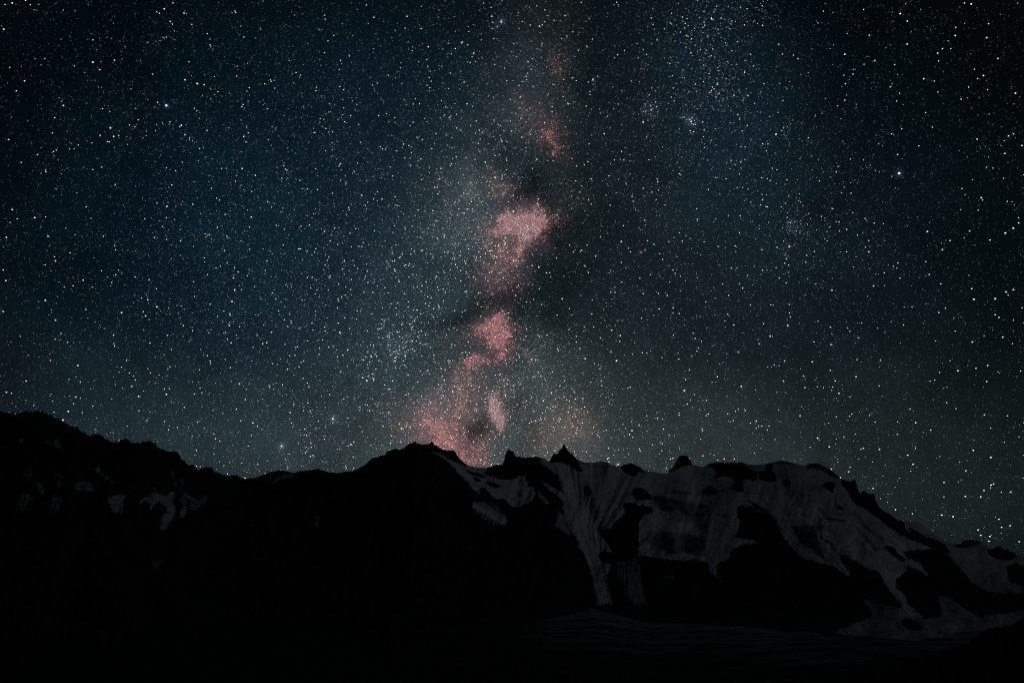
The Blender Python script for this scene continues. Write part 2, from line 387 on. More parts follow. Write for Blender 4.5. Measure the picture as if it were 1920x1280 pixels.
# split into three mountains at the saddles
cxq = .25 * (PXf[:-1, :-1] + PXf[1:, :-1] + PXf[:-1, 1:] + PXf[1:, 1:]); cyq = .25 * (PYf[:-1, :-1] + PYf[1:, :-1] + PYf[:-1, 1:] + PYf[1:, 1:])
b1 = 467 + 0 * cyq + (cyq - 896) * .05
b2 = np.interp(cyq, [820, 874, 900, 940, 1000, 1100, 1160, 1280], [878, 880, 888, 902, 1010, 1075, 1090, 700]) + (fbm(cyq / 9, cxq * 0, 3, 5) - .5) * 8
which = (cxq > b1).astype(int) + ((cxq > b2) & (cxq > b1)).astype(int)
mounts = []
for k, (nm, lb) in enumerate([('rocky_mountain', 'dark rocky mountain slope with a descending toothed ridge at the left'),
                              ('dark_peak', 'broad black peak below the pink foot of the Milky Way'),
                              ('snowy_mountain', 'long mountain crest streaked with snow and ice under the stars')]):
    V, F, _ = compact(PV, QUADS[which == k])
    o = mesh_obj(nm, V, F, ROCK); tag(o, lb, kind='structure'); mounts.append(o)

# outward direction used to raise snow and rock above the base surface
dirv = PV - CAM; dirv /= np.linalg.norm(dirv, axis=1, keepdims=True)
OUT = (-dirv).reshape(NR, NC, 3)
e1 = (fbm(PXf / 7, PYf / 7, 5, 101, .6) - .5) * 9
e2 = (fbm(PXf / 3.2 + PYf / 9, PYf / 14, 4, 131, .6) - .5) * 9      # stretched down the slope

def patch(field, base_lift, gain, lo, hi, extra=None):
    f = np.clip(field, lo, hi)
    lift = base_lift + f * gain + (0 if extra is None else extra * np.clip(field / 2, 0, 1))
    Q = P + OUT * lift[..., None]
    m = (field > 0)
    fm = m[:-1, :-1] | m[1:, :-1] | m[:-1, 1:] | m[1:, 1:]
    return Q.reshape(-1, 3), QUADS[fm]

# ---- snow: outlines as they lie on the faces
C1 = [(1003,852),(1008,835),(1462,835),(1600,860),(1600,906),(1578,908),(1590,920),(1596,933),(1606,945),(1640,965),(1665,986),(1700,1008),(1751,1028),(1723,1031),(1694,1034),(1702,1047),(1723,1051),(1743,1080),(1723,1069),(1703,1060),(1700,1069),(1682,1086),(1678,1102),(1698,1114),(1700,1130),(1733,1157),(1705,1158),(1686,1128),(1662,1098),(1647,1069),(1631,1069),(1609,1055),(1586,1041),(1574,1039),(1580,1055),(1598,1080),(1590,1080),(1563,1061),(1521,1051),(1495,1040),(1475,1015),(1465,1000),(1456,976),(1431,952),(1403,938),(1416,948),(1399,952),(1394,946),(1382,950),(1381,965),(1389,976),(1384,995),(1375,1004),(1397,1010),(1411,1010),(1426,1018),(1397,1019),(1375,1029),(1364,1048),(1345,1055),(1345,1075),(1356,1092),(1332,1072),(1326,1053),(1296,1047),(1279,1053),(1249,1047),(1199,1042),(1175,1050),(1146,1055),(1137,1080),(1143,1110),(1148,1131),(1118,1134),(1112,1090),(1100,1050),(1080,1010),(1065,985),(1057,970),(1055,950),(1058,935),(1057,925),(1050,905),(1045,890),(1030,878),(1015,872)]
A1 = [(808,847),(821,847),(840,858),(858,868),(872,873),(880,868),(911,868),(915,880),(908,888),(925,892),(940,898),(955,898),(968,893),(972,890),(985,890),(992,887),(985,897),(990,905),(985,912),(1000,912),(1005,925),(1000,935),(985,945),(978,950),(965,952),(955,945),(945,935),(930,935),(918,927),(912,915),(900,915),(898,926),(885,915),(872,900),(860,887),(850,876),(836,864),(820,853)]
D1 = [(1684,950),(1716,950),(1735,965),(1760,980),(1790,995),(1800,1000),(2000,1010),(2700,1000),(2700,1100),(1990,1095),(1905,1055),(1887,1061),(1893,1090),(1920,1098),(1960,1110),(1869,1113),(1849,1108),(1824,1094),(1804,1071),(1790,1052),(1775,1039),(1781,1034),(1770,1019),(1748,1008),(1722,1006),(1712,1000),(1697,994)]
APRON = [(1615,1118),(1641,1130),(1690,1140),(1730,1160),(1763,1156),(1761,1116),(1784,1120),(1804,1138),(1832,1153),(1865,1151),(1900,1146),(1960,1138),(2300,1130),(2300,1172),(1920,1180),(1850,1196),(1790,1204),(1700,1204),(1600,1200),(1560,1192),(1570,1180),(1600,1168),(1638,1153),(1625,1135)]
SNOW_SHAPES = [   # mountain, name, outline, base dirt, streak strength, edge
    (2, 'snowfield', C1, .18, 1.0, 1), (2, 'snowfield', D1, .42, .5, 1), (2, 'snow_apron', APRON, .62, .7, 1),
    (2, 'snowfield', A1, .18, .3, 1),
    (1, 'snow_patch', [(883,940),(905,938),(925,943),(945,958),(953,972),(946,983),(930,983),(905,970),(890,958)], .35, 1.6, .7),
    (2, 'snow_streak', [(1012,898),(1020,903),(1035,912),(1052,920),(1064,938),(1056,940),(1040,926),(1028,918)], .15, .2, .5),
    (2, 'snow_streak', [(1008,920),(1020,931),(1034,945),(1022,943),(1010,930)], .25, .2, .4),
    (2, 'snow_patch', [(1040,985),(1047,958),(1055,963),(1073,1003),(1066,1003),(1050,993)], .5, .5, .5),
    (2, 'snow_patch', [(1155,1050),(1195,1044),(1200,1060),(1205,1100),(1213,1130),(1205,1136),(1185,1130),(1170,1105),(1160,1080)], .78, .7, 2.0),
    (2, 'snow_patch', [(1232,1086),(1250,1078),(1266,1080),(1268,1085),(1250,1084)], .72, .3, .5),
    (0, 'snow_patch', [(262,938),(285,922),(290,915),(300,925),(310,930),(320,920),(335,918),(332,930),(325,940),(330,950),(325,975),(315,990),(305,1001),(298,990),(305,970),(312,955),(305,945),(295,940),(285,950),(280,960),(283,945),(270,940),(258,948)], .42, .9, .6),
    (0, 'snow_patch', [(335,928),(350,925),(372,935),(387,939),(380,943),(355,940),(352,955),(345,967),(335,970),(340,950)], .55, .9, .6),
    (0, 'snow_patch', [(198,932),(215,928),(232,925),(245,919),(235,935),(232,950),(228,965),(215,963),(207,950)], .5, .9, .6),
    (0, 'snow_patch', [(135,909),(150,900),(165,902),(175,912),(178,924),(165,919),(145,919)], .66, 1., .6),
    (0, 'snow_patch', [(179,880),(186,871),(190,885),(185,891)], .62, .5, .4),
    (0, 'snow_patch', [(190,884),(200,892),(215,900),(218,913),(205,910),(195,900)], .64, .8, .5),
    (0, 'snow_patch', [(84,821),(91,814),(96,830),(88,840)], .78, .6, .4),
    (0, 'snow_patch', [(99,825),(108,821),(116,835),(125,846),(115,849),(105,838)], .78, .6, .4),
    (0, 'snow_patch', [(68,903),(80,906),(86,920),(78,931),(70,922)], .72, .8, .5),
    (0, 'snow_patch', [(45,878),(60,874),(63,895),(52,907),(45,895)], .82, .8, .5),
    (0, 'snow_patch', [(30,825),(42,819),(50,826),(42,832)], .84, .6, .4),
    (0, 'snow_patch', [(334,893),(345,897),(349,906),(340,909)], .72, .6, .4),
    (1, 'snow_patch', [(508,907),(520,893),(538,887),(553,888),(567,894),(552,894),(532,897),(520,904)], .64, .5, .4),
    (1, 'snow_patch', [(589,963),(600,970),(598,991),(592,986)], .72, .8, .4),
    (0, 'snow_patch', [(466,986),(477,974),(475,991)], .78, .6, .4),
    (1, 'snow_patch', [(612,920),(618,925),(625,935),(621,936)], .82, .6, .4),
    (0, 'snow_patch', [(38,925),(50,915),(62,930),(58,950),(45,965),(36,948)], .8, 1.2, .8),
    (0, 'snow_patch', [(95,930),(110,922),(118,940),(108,965),(98,955)], .8, 1.2, .8),
    (0, 'snow_patch', [(100,885),(118,880),(122,900),(108,915),(100,902)], .78, 1.2, .8),
    (0, 'snow_patch', [(320,884),(323,880),(334,912),(331,914)], .7, .5, .4),
    (0, 'snow_patch', [(355,940),(388,930),(388,940),(362,958),(352,960)], .72, 1.1, .8),
    (0, 'snow_patch', [(285,1052),(300,1046),(306,1050),(296,1068),(288,1064)], .84, 1.0, .6),
    (1, 'snow_patch', [(618,925),(628,922),(632,935),(622,940)], .84, .8, .5),
    (1, 'snow_patch', [(505,976),(512,980),(514,996),(508,990)], .84, .8, .5),
    (2, 'snow_patch', [(1418,956),(1424,953),(1428,959),(1421,962)], .5, .2, .3),
]
# direction in which snow has slid: a coordinate constant along the streaks
yk = [860, 925, 985, 1050, 1120, 1200]
Lx = np.interp(PYf, yk, [1022, 1050, 1063, 1098, 1118, 1128]); Rx = np.interp(PYf, yk, [1250, 1200, 1150, 1138, 1148, 1160])
q_fan = (PXf - Lx) / (Rx - Lx) * 2.6
q_mid = (PXf + (fbm(PXf / 30, PYf / 30, 4, 251) - .5) * 60) / 150.0
q_dia = (PXf - .95 * (PYf - 870)) / 60.0
def streak(q, ln, seed):
    return fbm(q * 9, PYf / ln + q, 4, seed, .62)
wm = np.clip((PXf - 1180) / 80, 0, 1); wd = np.clip((PXf - 1385) / 60, 0, 1)
q_dia = q_dia + (fbm(PXf / 50, PYf / 50, 4, 253) - .5) * .7
ST = streak(q_fan, 150, 201) * (1 - wm) + fbm(PXf / 26 + (fbm(PXf / 30, PYf / 30, 3, 255) - .5) * 2, PYf / 40, 5, 211, .62) * wm * (1 - wd) + (.55 * fbm(q_dia * 5, PYf / 60, 4, 221, .6) + .45 * fbm(PXf / 24, PYf / 20, 4, 223, .6)) * wd
sdf_cache = {}
for mi, nm, poly, dirt0, sk, edge in SNOW_SHAPES:
    sd = poly_sdf(PXf, PYf, poly)
    fld = sd + (e1 * .5 + e2 * .6) * edge
    if mi < 2: fld = fld + e2 * .5 - 9 * np.clip(ridged(PXf / 13 + PYf / 40, PYf / 30, 4, 331, .6) - .70, 0, 1) * np.clip(sk, .5, 1.2) * 3
    n = (fbm(PXf / 26, PYf / 26, 4, 301) - .5) + 1.3 * np.clip(ridged(PXf / 34 + PYf / 60, PYf / 17, 5, 307, .6) - .66, 0, 1)
    fan = (1 - wm) * (mi == 2) * (sk > .9)
    dirt = dirt0 + sk * (.5 - ST) * 1.36 * (1 + .9 * fan) + n * .5 + fan * .9 * np.clip(fbm(q_fan * 26, PYf / 90 + 3, 3, 261, .6) - .56, 0, 1) * 3 * np.clip((PYf - 880) / 80, .25, 1)
    if poly is C1:
        dirt = dirt + .10 * np.clip((PYf - 980) / 120, 0, 1) - .06 * np.clip((1180 - PXf) / 50, 0, 1)
        def zone(pts, k, soft=7): return k * np.clip(poly_sdf(PXf, PYf, pts, 20) / soft + .5, 0, 1)
        # ice cliffs and bare streaks
        dirt = dirt + zone([(1223,931),(1238,927),(1285,941),(1311,944),(1340,946),(1336,967),(1324,999),(1302,986),(1296,967),(1276,957),(1251,959),(1238,956),(1229,944)], .62, 5)
        dirt = dirt + zone([(1214,997),(1248,995),(1276,997),(1304,1004),(1324,1010),(1323,1044),(1304,1040),(1281,1036),(1249,1040),(1248,1032),(1221,1023),(1210,1014)], .6, 6)
        dirt = dirt + zone([(1484,986),(1529,984),(1536,974),(1545,985),(1534,1000),(1534,1019),(1550,1053),(1525,1034),(1503,1018),(1491,1003)], .7, 6)
        dirt = dirt + zone([(1534,972),(1550,969),(1587,975),(1585,978),(1550,973),(1536,977)], .7, 2)
        dirt = dirt + zone([(1492,952),(1510,946),(1560,952),(1588,962),(1570,966),(1520,968),(1494,964)], .10, 8)
        dirt = dirt + zone([(1403,936),(1418,944),(1431,952),(1452,970),(1450,974),(1430,957),(1414,948)], .8, 3)
        dirt = dirt + zone([(1605,962),(1625,985),(1650,1005),(1675,1016),(1650,1010),(1620,988)], .4, 4) + zone([(1602,985),(1622,1000),(1645,1030),(1640,1030),(1618,1004)], .4, 4)
        dirt = dirt + zone([(1470,930),(1500,925),(1520,940),(1500,948),(1475,944)], .25, 12)
        dirt = dirt + zone([(1228,926),(1262,918),(1330,926),(1300,928),(1262,922)], .4, 4) + zone([(1240,895),(1300,900),(1310,906),(1262,905)], .2, 8)
        dirt = dirt + zone([(1352,966),(1362,964),(1364,968),(1353,970)], .6, 2) + zone([(1255,958),(1285,960),(1300,975),(1290,985),(1262,968)], .3, 8)
        dirt = dirt - zone([(1380,925),(1410,925),(1440,945),(1470,965),(1465,972),(1430,950),(1385,948),(1365,960)], .14, 14)
        st2 = fbm(q_fan * 22, PYf / 200, 3, 240, .6)
        dirt = dirt + zone([(1072,872),(1090,880),(1105,915),(1125,960),(1140,1010),(1130,1010),(1112,970),(1090,930),(1078,900)], .75, 10) * np.clip((st2 - .36) * 4, 0, 1)
        dirt = dirt + .5 * np.clip((1062 - PXf) / 30, 0, 1) * np.clip((PYf - 950) / 40, 0, 1) * 0
    if poly is D1:
        dirt = dirt + .25 * np.clip((PYf - 1060) / 60, 0, 1)
        pass
    dirt = np.clip(dirt + np.clip((2.0 - fld) / 6, 0, .35), 0, 1)
    V, F = patch(fld, -.2, 1.3, -2.5, 3)
    # a little sculpting along the streaks
    V, F, at = compact(V, F, {'dirt': ('FLOAT', dirt.ravel())})
    if len(F): mesh_obj(nm, V, F, SNOW, mounts[mi], at, smooth=True)

# ---- rock outcrops and towers standing out of the snow
OUTCROPS = [
 ('rock_tower','pointed black rock tower with a notched top, left of the tallest spire',[(935,872),(941,866),(944,850),(950,835),(963,838),(969,850),(1000,850),(1003,862),(1008,877),(1000,880),(990,886),(978,889),(968,885),(970,895),(958,899),(940,896),(925,892),(910,885),(915,879),(925,874)]),
 ('rock_buttress','slanting black rock buttress below and between the two pointed towers',[(992,884),(1005,876),(1020,874),(1032,882),(1040,890),(1047,902),(1046,915),(1038,912),(1025,905),(1015,895),(1010,900),(1030,920),(1048,932),(1056,942),(1052,950),(1035,946),(1020,928),(1005,912),(990,905),(985,895)]),
 ('rock_tower','tallest black rock spire on the snowy crest, needle tip against the stars',[(1031,867),(1029,855),(1038,842),(1050,830),(1057,820),(1066,835),(1078,848),(1083,862),(1087,873),(1094,881),(1090,885),(1080,882),(1070,872),(1055,868),(1040,866)]),
 ('rock_outcrop','low rounded rock hump on the crest just right of the orange star',[(1163,876),(1166,862),(1182,860),(1194,864),(1204,878),(1205,884),(1195,885),(1193,893),(1185,893),(1178,888),(1170,885)]),
 ('rock_tower','blocky flat topped rock tower standing alone at the middle of the crest',[(1252,887),(1252,875),(1262,860),(1272,846),(1292,846),(1298,860),(1299,870),(1285,873),(1275,877),(1265,881)]),
 ('rock_outcrop','small dark rock in the ice wall under the tallest spire',[(1092,915),(1098,911),(1106,912),(1111,922),(1108,930),(1098,927)]),
 ('rock_outcrop','oval black rock with a snow fleck above the dark bear-shaped cliff',[(1184,922),(1189,915),(1200,913),(1212,919),(1221,929),(1220,936),(1202,937),(1190,934)]),
 ('rock_cliff','large irregular black cliff in the ice with a blunt arm to the right',[(1167,944),(1180,941),(1202,948),(1221,950),(1225,956),(1219,962),(1208,965),(1199,976),(1197,1042),(1175,1052),(1157,1050),(1146,1057),(1131,1055),(1120,1040),(1129,1032),(1146,1034),(1135,1012),(1124,1001),(1126,992),(1144,991),(1152,978),(1172,963)]),
 ('rock_outcrop','small tent shaped rock below the long dark crest band',[(1316,918),(1331,909),(1346,919),(1345,926),(1327,928),(1319,926)]),
 ('rock_outcrop','long ragged dark rock band along the crest with a downward wedge',[(1325,872),(1342,858),(1391,858),(1401,869),(1395,873),(1408,880),(1420,884),(1420,897),(1412,902),(1398,896),(1392,905),(1395,921),(1385,922),(1367,916),(1378,905),(1370,893),(1355,893),(1338,897),(1342,885),(1335,876)]),
 ('rock_outcrop','squat black rock right of the crest band, joined by a thin neck to the skyline',[(1422,884),(1430,883),(1437,878),(1436,870),(1443,867),(1451,872),(1447,880),(1455,890),(1457,903),(1445,904),(1430,900),(1422,897)]),
 ('rock_outcrop','small lone oval rock on the smooth snow dome',[(1465,902),(1472,897),(1483,905),(1481,910),(1470,907)]),
 ('rock_outcrop','tiny dark rock cap on the skyline of the snow dome',[(1514,871),(1520,862),(1534,862),(1532,871),(1528,875),(1518,874)]),
 ('rock_outcrop','thin dark rock strip along the falling right skyline of the snow dome',[(1551,876),(1566,875),(1582,895),(1577,899),(1565,894),(1554,891)]),
 ('rock_outcrop','dark wedge of rock left of the stepped skyline rib',[(1541,911),(1548,904),(1558,902),(1568,905),(1565,910),(1562,918),(1568,926),(1555,919)]),
 ('rock_rib','stepped black rock rib with square teeth falling along the right skyline',[(1577,902),(1585,893),(1604,885),(1616,905),(1645,915),(1665,945),(1690,965),(1700,996),(1680,990),(1664,985),(1650,970),(1638,957),(1620,948),(1605,944),(1595,932),(1590,920),(1578,909)]),
 ('rock_outcrop','small dark fleck of rock in the snow under the stepped rib',[(1565,948),(1574,945),(1583,955),(1570,955)]),
 ('rock_outcrop','flat dark rock slab on the low far right skyline, the nearer of two',[(1788,1022),(1800,1012),(1806,1002),(1840,1004),(1840,1016),(1825,1024),(1810,1026),(1795,1026)]),
 ('rock_outcrop','pointed dark hump of rock on the skyline nearest the right edge',[(1852,1036),(1858,1020),(1875,1012),(1895,1018),(1904,1037),(1904,1044),(1895,1050),(1875,1049),(1857,1041)]),
 ('rock_outcrop','lens shaped rock in the lower right snow slope',[(1656,1023),(1674,1023),(1682,1035),(1698,1047),(1696,1054),(1686,1050),(1666,1034)]),
 ('rock_outcrop','flattened oval rock at the foot of the snow apron',[(1690,1160),(1700,1157),(1722,1164),(1729,1173),(1726,1181),(1708,1180),(1692,1173)]),
 ('rock_outcrop','small black lens of rock in the snow basin under the notched tower',[(911,901),(925,903),(941,911),(930,915),(915,909)]),
 ('rock_outcrop','narrow rock strip at the head of the snow basin',[(868,878),(890,885),(908,891),(916,897),(900,894),(880,888)]),
 ('rock_outcrop','thin slanting rock sliver in the narrow left end of the snow basin',[(884,892),(900,898),(906,905),(893,903)]),
 ('rock_outcrop','narrow dark patch of rock crossing the low right ridge',[(1700,987),(1712,990),(1726,1000),(1735,1005),(1722,1006),(1710,998)]),
]
def rock_mat_for(): return ROCK2
ro_noise = (ridged(PXf / 9, PYf / 9, 4, 401, .6) - .5) * 16 + (fbm(PXf / 3, PYf / 3, 3, 411) - .5) * 10
for nm, lb, poly in OUTCROPS:
    sd = poly_sdf(PXf, PYf, poly)
    fld = sd + e1 * .28 + e2 * .22
    V, F = patch(fld, 3.7, 2.4, -3, 9, ro_noise)
    V, F, at = compact(V, F)
    if len(F):
        o = mesh_obj(nm, V, F, ROCK2)
        c = V.mean(0); c[2] = V[:, 2].min()
        me = o.data; me.transform(Matrix.Translation(-Vector(c.tolist()))); o.location = c.tolist()
        tag(o, lb, nm.replace('_', ' '), 'rock outcrops standing out of the snow')

# ------------------------------------------------------------------ valley floor: one sheet out to the horizon
az_f = np.concatenate([np.arange(-180, AZ0, 2.0), np.arange(AZ0, AZ1, .16), np.arange(AZ1, 180.01, 2.0)])
fr = np.concatenate([[0.0], np.geomspace(1.5, 480, 60), np.geomspace(490, 3200, 330), np.geomspace(3300, 60000, 40)])
AF, RF_ = np.meshgrid(az_f, fr, indexing='xy')
frf = np.interp(AF, az, Rf); fzf = CAM[2] + frf * np.tan(np.radians(np.interp(AF, az, foot_el)))
outw = np.clip((np.abs(AF) - 50) / 10, 0, 1); fzf = fzf * (1 - outw) - 112 * outw; frf = frf * (1 - outw) + 2000 * outw
near = -112 * np.clip(RF_ / 460, 0, 1) ** .95
t = np.clip((RF_ - 460) / (frf - 460), 0, 1); t = t * t * (3 - 2 * t)
Z = np.where(RF_ < 460, near, -112 + (fzf + 112) * t)
X_ = RF_ * np.sin(np.radians(AF)); Y_ = RF_ * np.cos(np.radians(AF))
bum = (fbm(X_ / 340, Y_ / 300, 5, 501, .5) - .5) * 12 * np.clip((RF_ - 300) / 400, 0, 1) + (fbm(X_ / 9, Y_ / 9, 4, 511) - .5) * 1.2 * np.clip(RF_ / 30, 0, 1)
Z = Z + bum * np.clip((4000 - RF_) / 2000, .2, 1)
FV = np.stack([X_, Y_, Z], -1).reshape(-1, 3)
fi = np.arange(AF.size).reshape(AF.shape)
FQ = np.stack([fi[:-1, :-1], fi[:-1, 1:], fi[1:, 1:], fi[1:, :-1]], -1).reshape(-1, 4)
def glacier_material():
    m, nt, b = new_mat('dirty_glacier_ice')
    g = nt.nodes.new('ShaderNodeNewGeometry')
    mp = nt.nodes.new('ShaderNodeMapping'); mp.inputs['Scale'].default_value = (.003, .0075, .01); mp.inputs['Rotation'].default_value = (0, 0, R(-14))
    nt.links.new(g.outputs['Position'], mp.inputs['Vector'])
    n1 = nt.nodes.new('ShaderNodeTexNoise'); n1.inputs['Scale'].default_value = 1.6; n1.inputs['Detail'].default_value = 8; n1.inputs['Roughness'].default_value = .66; n1.inputs['Distortion'].default_value = 1.4
    nt.links.new(mp.outputs[0], n1.inputs['Vector'])
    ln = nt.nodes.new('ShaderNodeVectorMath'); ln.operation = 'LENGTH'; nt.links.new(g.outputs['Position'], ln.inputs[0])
    # paler ice under the face, darker towards the near end
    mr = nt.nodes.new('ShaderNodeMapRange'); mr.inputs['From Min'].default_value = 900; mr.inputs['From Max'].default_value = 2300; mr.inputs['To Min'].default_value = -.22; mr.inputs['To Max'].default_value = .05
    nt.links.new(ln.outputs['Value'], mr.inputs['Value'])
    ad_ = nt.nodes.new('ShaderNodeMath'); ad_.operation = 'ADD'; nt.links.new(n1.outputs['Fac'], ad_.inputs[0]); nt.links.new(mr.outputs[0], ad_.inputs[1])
    # also darker towards the western side of the valley
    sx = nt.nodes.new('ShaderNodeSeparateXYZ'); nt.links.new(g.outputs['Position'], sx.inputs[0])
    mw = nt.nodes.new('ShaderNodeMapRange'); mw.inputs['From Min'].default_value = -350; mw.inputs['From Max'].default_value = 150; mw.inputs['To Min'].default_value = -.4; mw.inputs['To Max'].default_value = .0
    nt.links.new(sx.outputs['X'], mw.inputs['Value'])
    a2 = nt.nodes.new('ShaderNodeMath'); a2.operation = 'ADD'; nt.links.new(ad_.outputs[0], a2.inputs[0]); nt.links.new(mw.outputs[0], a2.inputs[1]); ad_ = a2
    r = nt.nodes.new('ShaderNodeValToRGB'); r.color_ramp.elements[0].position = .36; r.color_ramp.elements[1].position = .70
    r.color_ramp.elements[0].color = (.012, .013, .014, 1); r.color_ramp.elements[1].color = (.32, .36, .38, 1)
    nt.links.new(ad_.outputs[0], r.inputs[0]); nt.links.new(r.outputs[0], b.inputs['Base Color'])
    b.inputs['Roughness'].default_value = .9; b.inputs['Specular IOR Level'].default_value = .1
    return m
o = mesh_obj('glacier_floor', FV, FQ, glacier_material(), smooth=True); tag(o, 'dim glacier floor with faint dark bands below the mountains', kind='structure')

# near dark hill at the lower right
HILL = [(1480,1330),(1600,1275),(1700,1240),(1760,1222),(1812,1204),(1830,1191),(1851,1178),(1865,1174),(1895,1172),(1905,1163),(1920,1156),(1990,1135),(2100,1120),(2300,1140),(2600,1260)]
hA, hE = poly_azel(HILL)
ha = np.arange(hA[0], hA[-1], .06); he = np.interp(ha, hA, hE)
hpx, _ = to_pix(ha, he); he = he + (fbm(hpx / 9, hpx * 0, 4, 601, .6) - .5) * .28
hs = np.linspace(-1, 1, 61)
HA, HS = np.meshgrid(ha, hs, indexing='xy'); HE = np.broadcast_to(he, HA.shape)
hr = 760 + 330 * HS + (fbm(HA / 1.2, HS * 4, 4, 611) - .5) * 40 * (1 - np.abs(HS))
ztop = CAM[2] + 760 * np.tan(np.radians(HE))
hz = -150 + (ztop + 150) * (1 - np.abs(HS) ** 1.25) + (fbm(HA / .5, HS * 12, 4, 621) - .5) * 9 * np.abs(HS)
HV = np.stack([hr * np.sin(np.radians(HA)), hr * np.cos(np.radians(HA)), hz], -1).reshape(-1, 3)
hi_ = np.arange(HA.size).reshape(HA.shape)
HQ = np.stack([hi_[:-1, :-1], hi_[:-1, 1:], hi_[1:, 1:], hi_[1:, :-1]], -1).reshape(-1, 4)
o = mesh_obj('moraine_hill', HV, HQ, MORAINE); tag(o, 'black moraine hill in the lower right corner in front of the snow apron', kind='structure')

# ------------------------------------------------------------------ stars
DOME = 200000.0
def star_material(name, color, strength):
    m = bpy.data.materials.new(name); m.use_nodes = True
    nt = m.node_tree; e = nt.nodes['Principled BSDF']
    e.inputs['Roughness'].default_value = 1; e.inputs['Specular IOR Level'].default_value = 0
    e.inputs['Emission Strength'].default_value = strength
    if color is None:
        a = nt.nodes.new('ShaderNodeAttribute'); a.attribute_name = 'light'
        nt.links.new(a.outputs['Color'], e.inputs['Emission Color']); nt.links.new(a.outputs['Color'], e.inputs['Base Color'])
    else: e.inputs['Emission Color'].default_value = e.inputs['Base Color'].default_value = (*color, 1)
    m.cycles.emission_sampling = 'FRONT_BACK'
    return m
OCT_V = np.array([(1,0,0),(-1,0,0),(0,1,0),(0,-1,0),(0,0,1),(0,0,-1)], float)
OCT_F = np.array([(0,2,4),(2,1,4),(1,3,4),(3,0,4),(2,0,5),(1,2,5),(3,1,5),(0,3,5)])
TET_V = np.array([(1,1,1),(-1,-1,1),(-1,1,-1),(1,-1,-1)], float) * .8
TET_F = np.array([(0,1,2),(0,3,1),(0,2,3),(1,3,2)])
def star_cloud(name, dirs, radius, colors, V0, F0, mat, label):
    n = len(dirs)
    V = (dirs * DOME)[:, None, :] + V0[None] * radius[:, None, None] + CAM
    F = F0[None] + (np.arange(n) * len(V0))[:, None, None]
    C4 = np.concatenate([np.repeat(colors, len(V0), 0), np.ones((n * len(V0), 1))], 1)
    o = mesh_obj(name, V.reshape(-1, 3), F.reshape(-1, 3), mat, attrs={'light': ('FLOAT_COLOR', C4)})
    tag(o, label, kind='stuff'); return o

def gauss(x, y, px, py, sx, sy, t):
    c, s_ = math.cos(R(t)), math.sin(R(t)); dx, dy = x - px, y - py
    u, v = dx * c + dy * s_, -dx * s_ + dy * c
    return np.exp(-.5 * ((u / sx) ** 2 + (v / sy) ** 2))
MW_, MH_ = 960, 545           # half-resolution map of the sky in view (photo px 0..1920, -20..920)
gx, gy = np.meshgrid(np.arange(MW_) * 2 + 1.0, np.arange(MH_) * 2 - 20.0)
wx = gx + (fbm(gx / 60, gy / 60, 5, 701, .6) - .5) * 70 ; wy = gy + (fbm(gx / 60, gy / 60, 5, 711, .6) - .5) * 70
wxs = gx + (fbm(gx / 34, gy / 34, 5, 701, .62) - .5) * 42; wys = gy + (fbm(gx / 34, gy / 34, 5, 711, .62) - .5) * 42
cl = np.zeros(gx.shape + (3,))
for px, py, sx, sy, t_, c in CLOUD: cl += gauss(wxs, wys, px, py, sx, sy, t_)[..., None] * c
du = sum(k * gauss(wxs, wys, px, py, sx, sy, t_) for px, py, sx, sy, t_, k in DUST)
POLY = [
 ([(950,397),(980,398),(995,400),(1007,382),(1020,388),(1022,400),(1017,417),(1010,433),(1000,447),(990,463),(977,475),(967,472),(968,457),(960,443),(943,443),(927,447),(923,430),(930,417),(940,407)], lin(186,116,128), 8),
 ([(958,405),(985,405),(1003,400),(1008,425),(995,443),(980,452),(965,440),(955,425)], lin(190,146,152), 10),
 ([(933,583),(953,590),(960,607),(957,640),(953,660),(937,672),(913,680),(893,687),(873,693),(870,680),(887,663),(913,665),(927,662),(927,653),(907,643),(893,630),(897,610),(917,597)], lin(172,80,92), 10),
 ([(918,737),(928,738),(937,757),(941,770),(953,782),(953,797),(940,803),(927,797),(920,780),(915,757)], lin(185,135,142), 9),
 ([(800,830),(803,800),(827,787),(853,787),(867,793),(860,807),(880,820),(900,815),(903,827),(893,845),(905,870),(887,880),(853,850),(820,840)], lin(140,68,72), 16),
 ([(1010,232),(1035,238),(1050,258),(1054,285),(1040,292),(1032,270),(1005,250)], lin(96,48,52), 9),
 ([(1036,105),(1050,100),(1058,128),(1048,152),(1036,135)], lin(62,38,38), 12),
 ([(1010,800),(1022,800),(1020,825),(1008,822)], lin(90,50,42), 8),
 ([(1060,780),(1085,775),(1095,800),(1075,800)], lin(62,40,34), 12),
 ([(930,350),(960,345),(975,360),(950,375),(925,368)], lin(78,50,50), 12),
 ([(1038,405),(1058,404),(1056,420),(1040,418)], lin(84,52,52), 8),
 ([(913,467),(953,460),(970,480),(970,507),(957,527),(960,560),(933,545),(920,527),(917,500)], lin(86,48,52), 14),
 ([(873,690),(895,690),(885,730),(880,775),(850,790),(850,750),(858,715)], lin(84,50,50), 16),
]
cl = cl * .34
fx_ = gx + (fbm(gx / 14, gy / 14, 4, 751, .68) - .5) * 15; fy_ = gy + (fbm(gx / 14, gy / 14, 4, 761, .68) - .5) * 15
rag = (fbm(gx / 12, gy / 12, 5, 771, .7) - .5) * 4.2
for pl, c, soft in POLY:
    sd_ = poly_sdf(fx_, fy_, pl, 42)
    cl += np.clip(sd_ / (soft * 1.5) + .35 + rag * .62, 0, 1)[..., None] ** 1.3 * c * .85
    cl += np.clip(sd_ / 40 + .75 + rag * .22, 0, 1)[..., None] ** 2.2 * (c * np.array([.30, .20, .19]))
